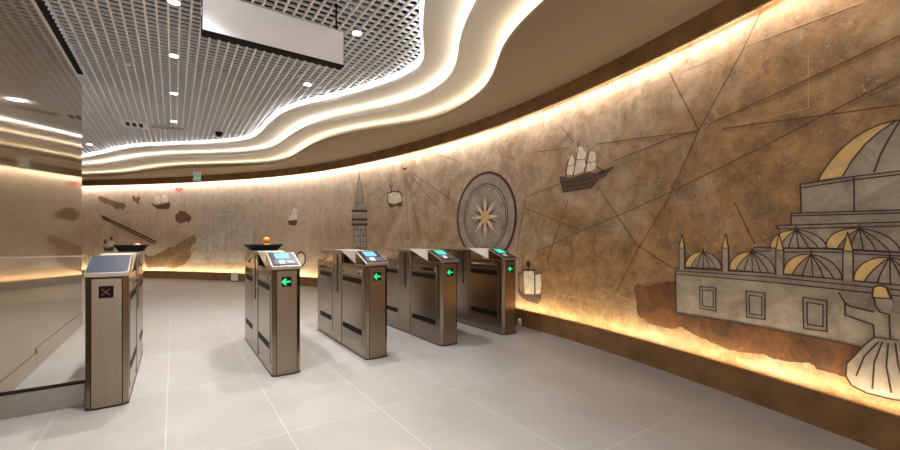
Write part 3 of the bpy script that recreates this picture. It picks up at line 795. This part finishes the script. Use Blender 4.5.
# ---- pale palace far away
LIFT[0] = .0038
r = mural('palace_mural', (225, 230), 'faint pale palace with towers drawn on the far wall left of the right tray')
inlay('facade', [[(196,242),(201,226),(206,222),(212,228),(216,214),(222,208),(229,204),(238,205),(245,213),(249,228),(253,236),(251,250),(244,258),(236,254),(226,259),(214,255),(204,258),(197,252)]], 'paint_pale', r, .7)
for (a, y0) in ((204.5, 200), (209, 206), (218, 198), (252, 196), (261, 191)):
    inlay('tower', [[(a-1.6,y0+5),(a,y0),(a+1.6,y0+5),(a+1.8,y0+40),(a-1.8,y0+40)]], 'paint_pale', r, 1)
for cx, cy in ((198, 258), (237, 257), (222, 256)):
    inlay('low_dome', [arc_pts((cx, cy+5), 8, 13, 0, 180, 12)], 'paint_pale', r, 1)
strokes('sketch_lines', [arc_pts((198, 263), 8, 13, 0, 180, 12), arc_pts((237, 262), 8, 13, 0, 180, 12), arc_pts((235, 212), 11, 8, 0, 180, 10), [(224,212),(246,212)], [(226,214),(226,250)],[(244,214),(244,250)],
    [(232,220),(232,250)],[(238,220),(238,250)],[(214,216),(214,254)],[(207,224),(207,255)]], .035, 'joint_pale', r, 1.6)
settle(r)
LIFT[0] = .002
r = mural('spear_mural', (129, 230), 'long brown spear drawn slanting down across the far left wall')
strokes('shaft', [[(102.2,216.2),(155.9,242.0)]], .05, 'paint_hull', r, 1); strokes('shaft', [[(103.2,218.6),(153.9,243.8)]], .04, 'engraved_brown', r, 1)
inlay('blade', [[(100.5,215),(106,216.5),(110,221),(104,220.3)]], 'paint_hull', r, 1.5)
settle(r)
r = mural('ship_mural', (160, 202), 'brown ship with white sails drawn high on the far wall, left of the heart')
P9 = lambda L: [(80+a/4.283, 180+b_/4.283) for a, b_ in L]
inlay('hull', [P9([(300,98),(330,108),(385,96),(386,112),(378,124),(330,124),(318,112)])], 'paint_hull', r, 1)
for q in ([(318,75),(332,62),(346,75),(344,100),(322,100)], [(350,68),(366,60),(380,75),(378,94),(350,98)]): inlay('sail', [P9(q)], 'paint_cream', r, 1)
settle(r)
r = mural('heart_mural', (179, 190), 'small rose-red heart shape drawn just under the light band on the far wall')
inlay('heart', [P9([(424,54),(408,42),(408,34),(416,30),(425,36),(434,30),(442,34),(440,44)])], 'paint_rose', r, 1)
settle(r)
r = mural('patch_mural', (183, 217), 'dark brown blotch drawn on the far wall under the heart')
inlay('patch', [ragged(P9([(408,150),(420,142),(425,132),(450,134),(465,145),(478,160),(470,182),(455,176),(445,182),(432,188),(420,182),(410,175)]), .3, 3)], 'paint_brown', r, 1)
settle(r)
r = mural('emblem_mural', (136, 199), 'small brown emblem drawn on the far wall left of the white-sailed ship')
inlay('emblem', [ragged(P9([(222,72),(232,66),(240,78),(252,68),(262,80),(252,88),(256,104),(244,100),(240,92),(230,94)]), .3, 3)], 'paint_brown', r, 1)
settle(r)
r = mural('ship_mural', (109, 245), 'little ship with white sail drawn on the far wall behind the left tray')
inlay('hull', [[(102.5,246),(107,248),(115,246),(113,251),(105,251.5)]], 'paint_hull', r, 1)
inlay('sail', [[(108.5,242),(112,240.5),(114.5,242),(114,246.5),(109,247)]], 'paint_cream', r, 1)
inlay('flag', [[(104,240),(106,239),(106.5,243.5),(104.5,244)], [(110,238),(112.3,236.5),(112.6,240),(111,240.5)]], 'paint_line', r, 1)
settle(r)
r = mural('land_mural', (172, 255), 'patchy umber land mass painted low on the far wall between the trays')
inlay('land', [ragged(P9([(275,318),(300,326),(330,318),(355,305),(380,290),(405,284),(430,268),(460,250),(490,232),(502,258),(480,280),(470,300),(482,325),(460,345),(440,366),(400,380),(350,372),(290,380),(278,350)]), .55)], 'paint_umber', r, .5)
settle(r)
r = mural('land_mural', (112, 198), 'brown jagged land mass painted high at the far left end of the wall')
inlay('land', [ragged(P9([(78,66),(110,76),(150,92),(180,96),(197,108),(188,130),(172,122),(155,128),(132,108),(112,102),(80,88)]), .55)], 'paint_umber', r, .5)
settle(r)
# white block in place of the lit gap in the far skirting, glow given by its colour
s_, z_, t_ = ray_hit(234.5, 281, BASE, [0]+[sum((BASE[j+1]-BASE[j]).length for j in range(i+1)) for i in range(len(BASE)-1)])
xc = (234.5-450)/400; bx = (SN+CS*xc)*(t_-.06), (CS-SN*xc)*(t_-.06)
wb = empty('lit_gap_block', (bx[0], bx[1], 0), 'small white block standing in for the lit gap in the far brown skirting', 'box', rotz=-.86)
build('case', BX(-.09, .09, -.03, .03, .02, .235, bev=.006), 'white_paint', wb)
build('foot', BX(-.085, .085, -.025, .025, 0, .02), 'black', wb)

# ------------------------------------------------------------------ light from the open hall behind, camera
w = bpy.data.worlds.new('hall'); bpy.context.scene.world = w; w.use_nodes = True
w.node_tree.nodes['Background'].inputs[0].default_value = (1, .93, .85, 1)
w.node_tree.nodes['Background'].inputs[1].default_value = .5
cam = bpy.data.cameras.new('camera'); co = bpy.data.objects.new('camera', cam); C.objects.link(co)
cam.sensor_width = 36; cam.lens = 16; cam.shift_y = 14/900; cam.clip_start = .05
co.location = (0, 0, H); co.rotation_euler = (math.pi/2, 0, -YAW)
sc = bpy.context.scene; sc.camera = co
vs = sc.view_settings; vs.view_transform = 'Standard'; vs.look = 'None'; vs.gamma = 1; vs.use_curve_mapping = False; vs.exposure = 1.65
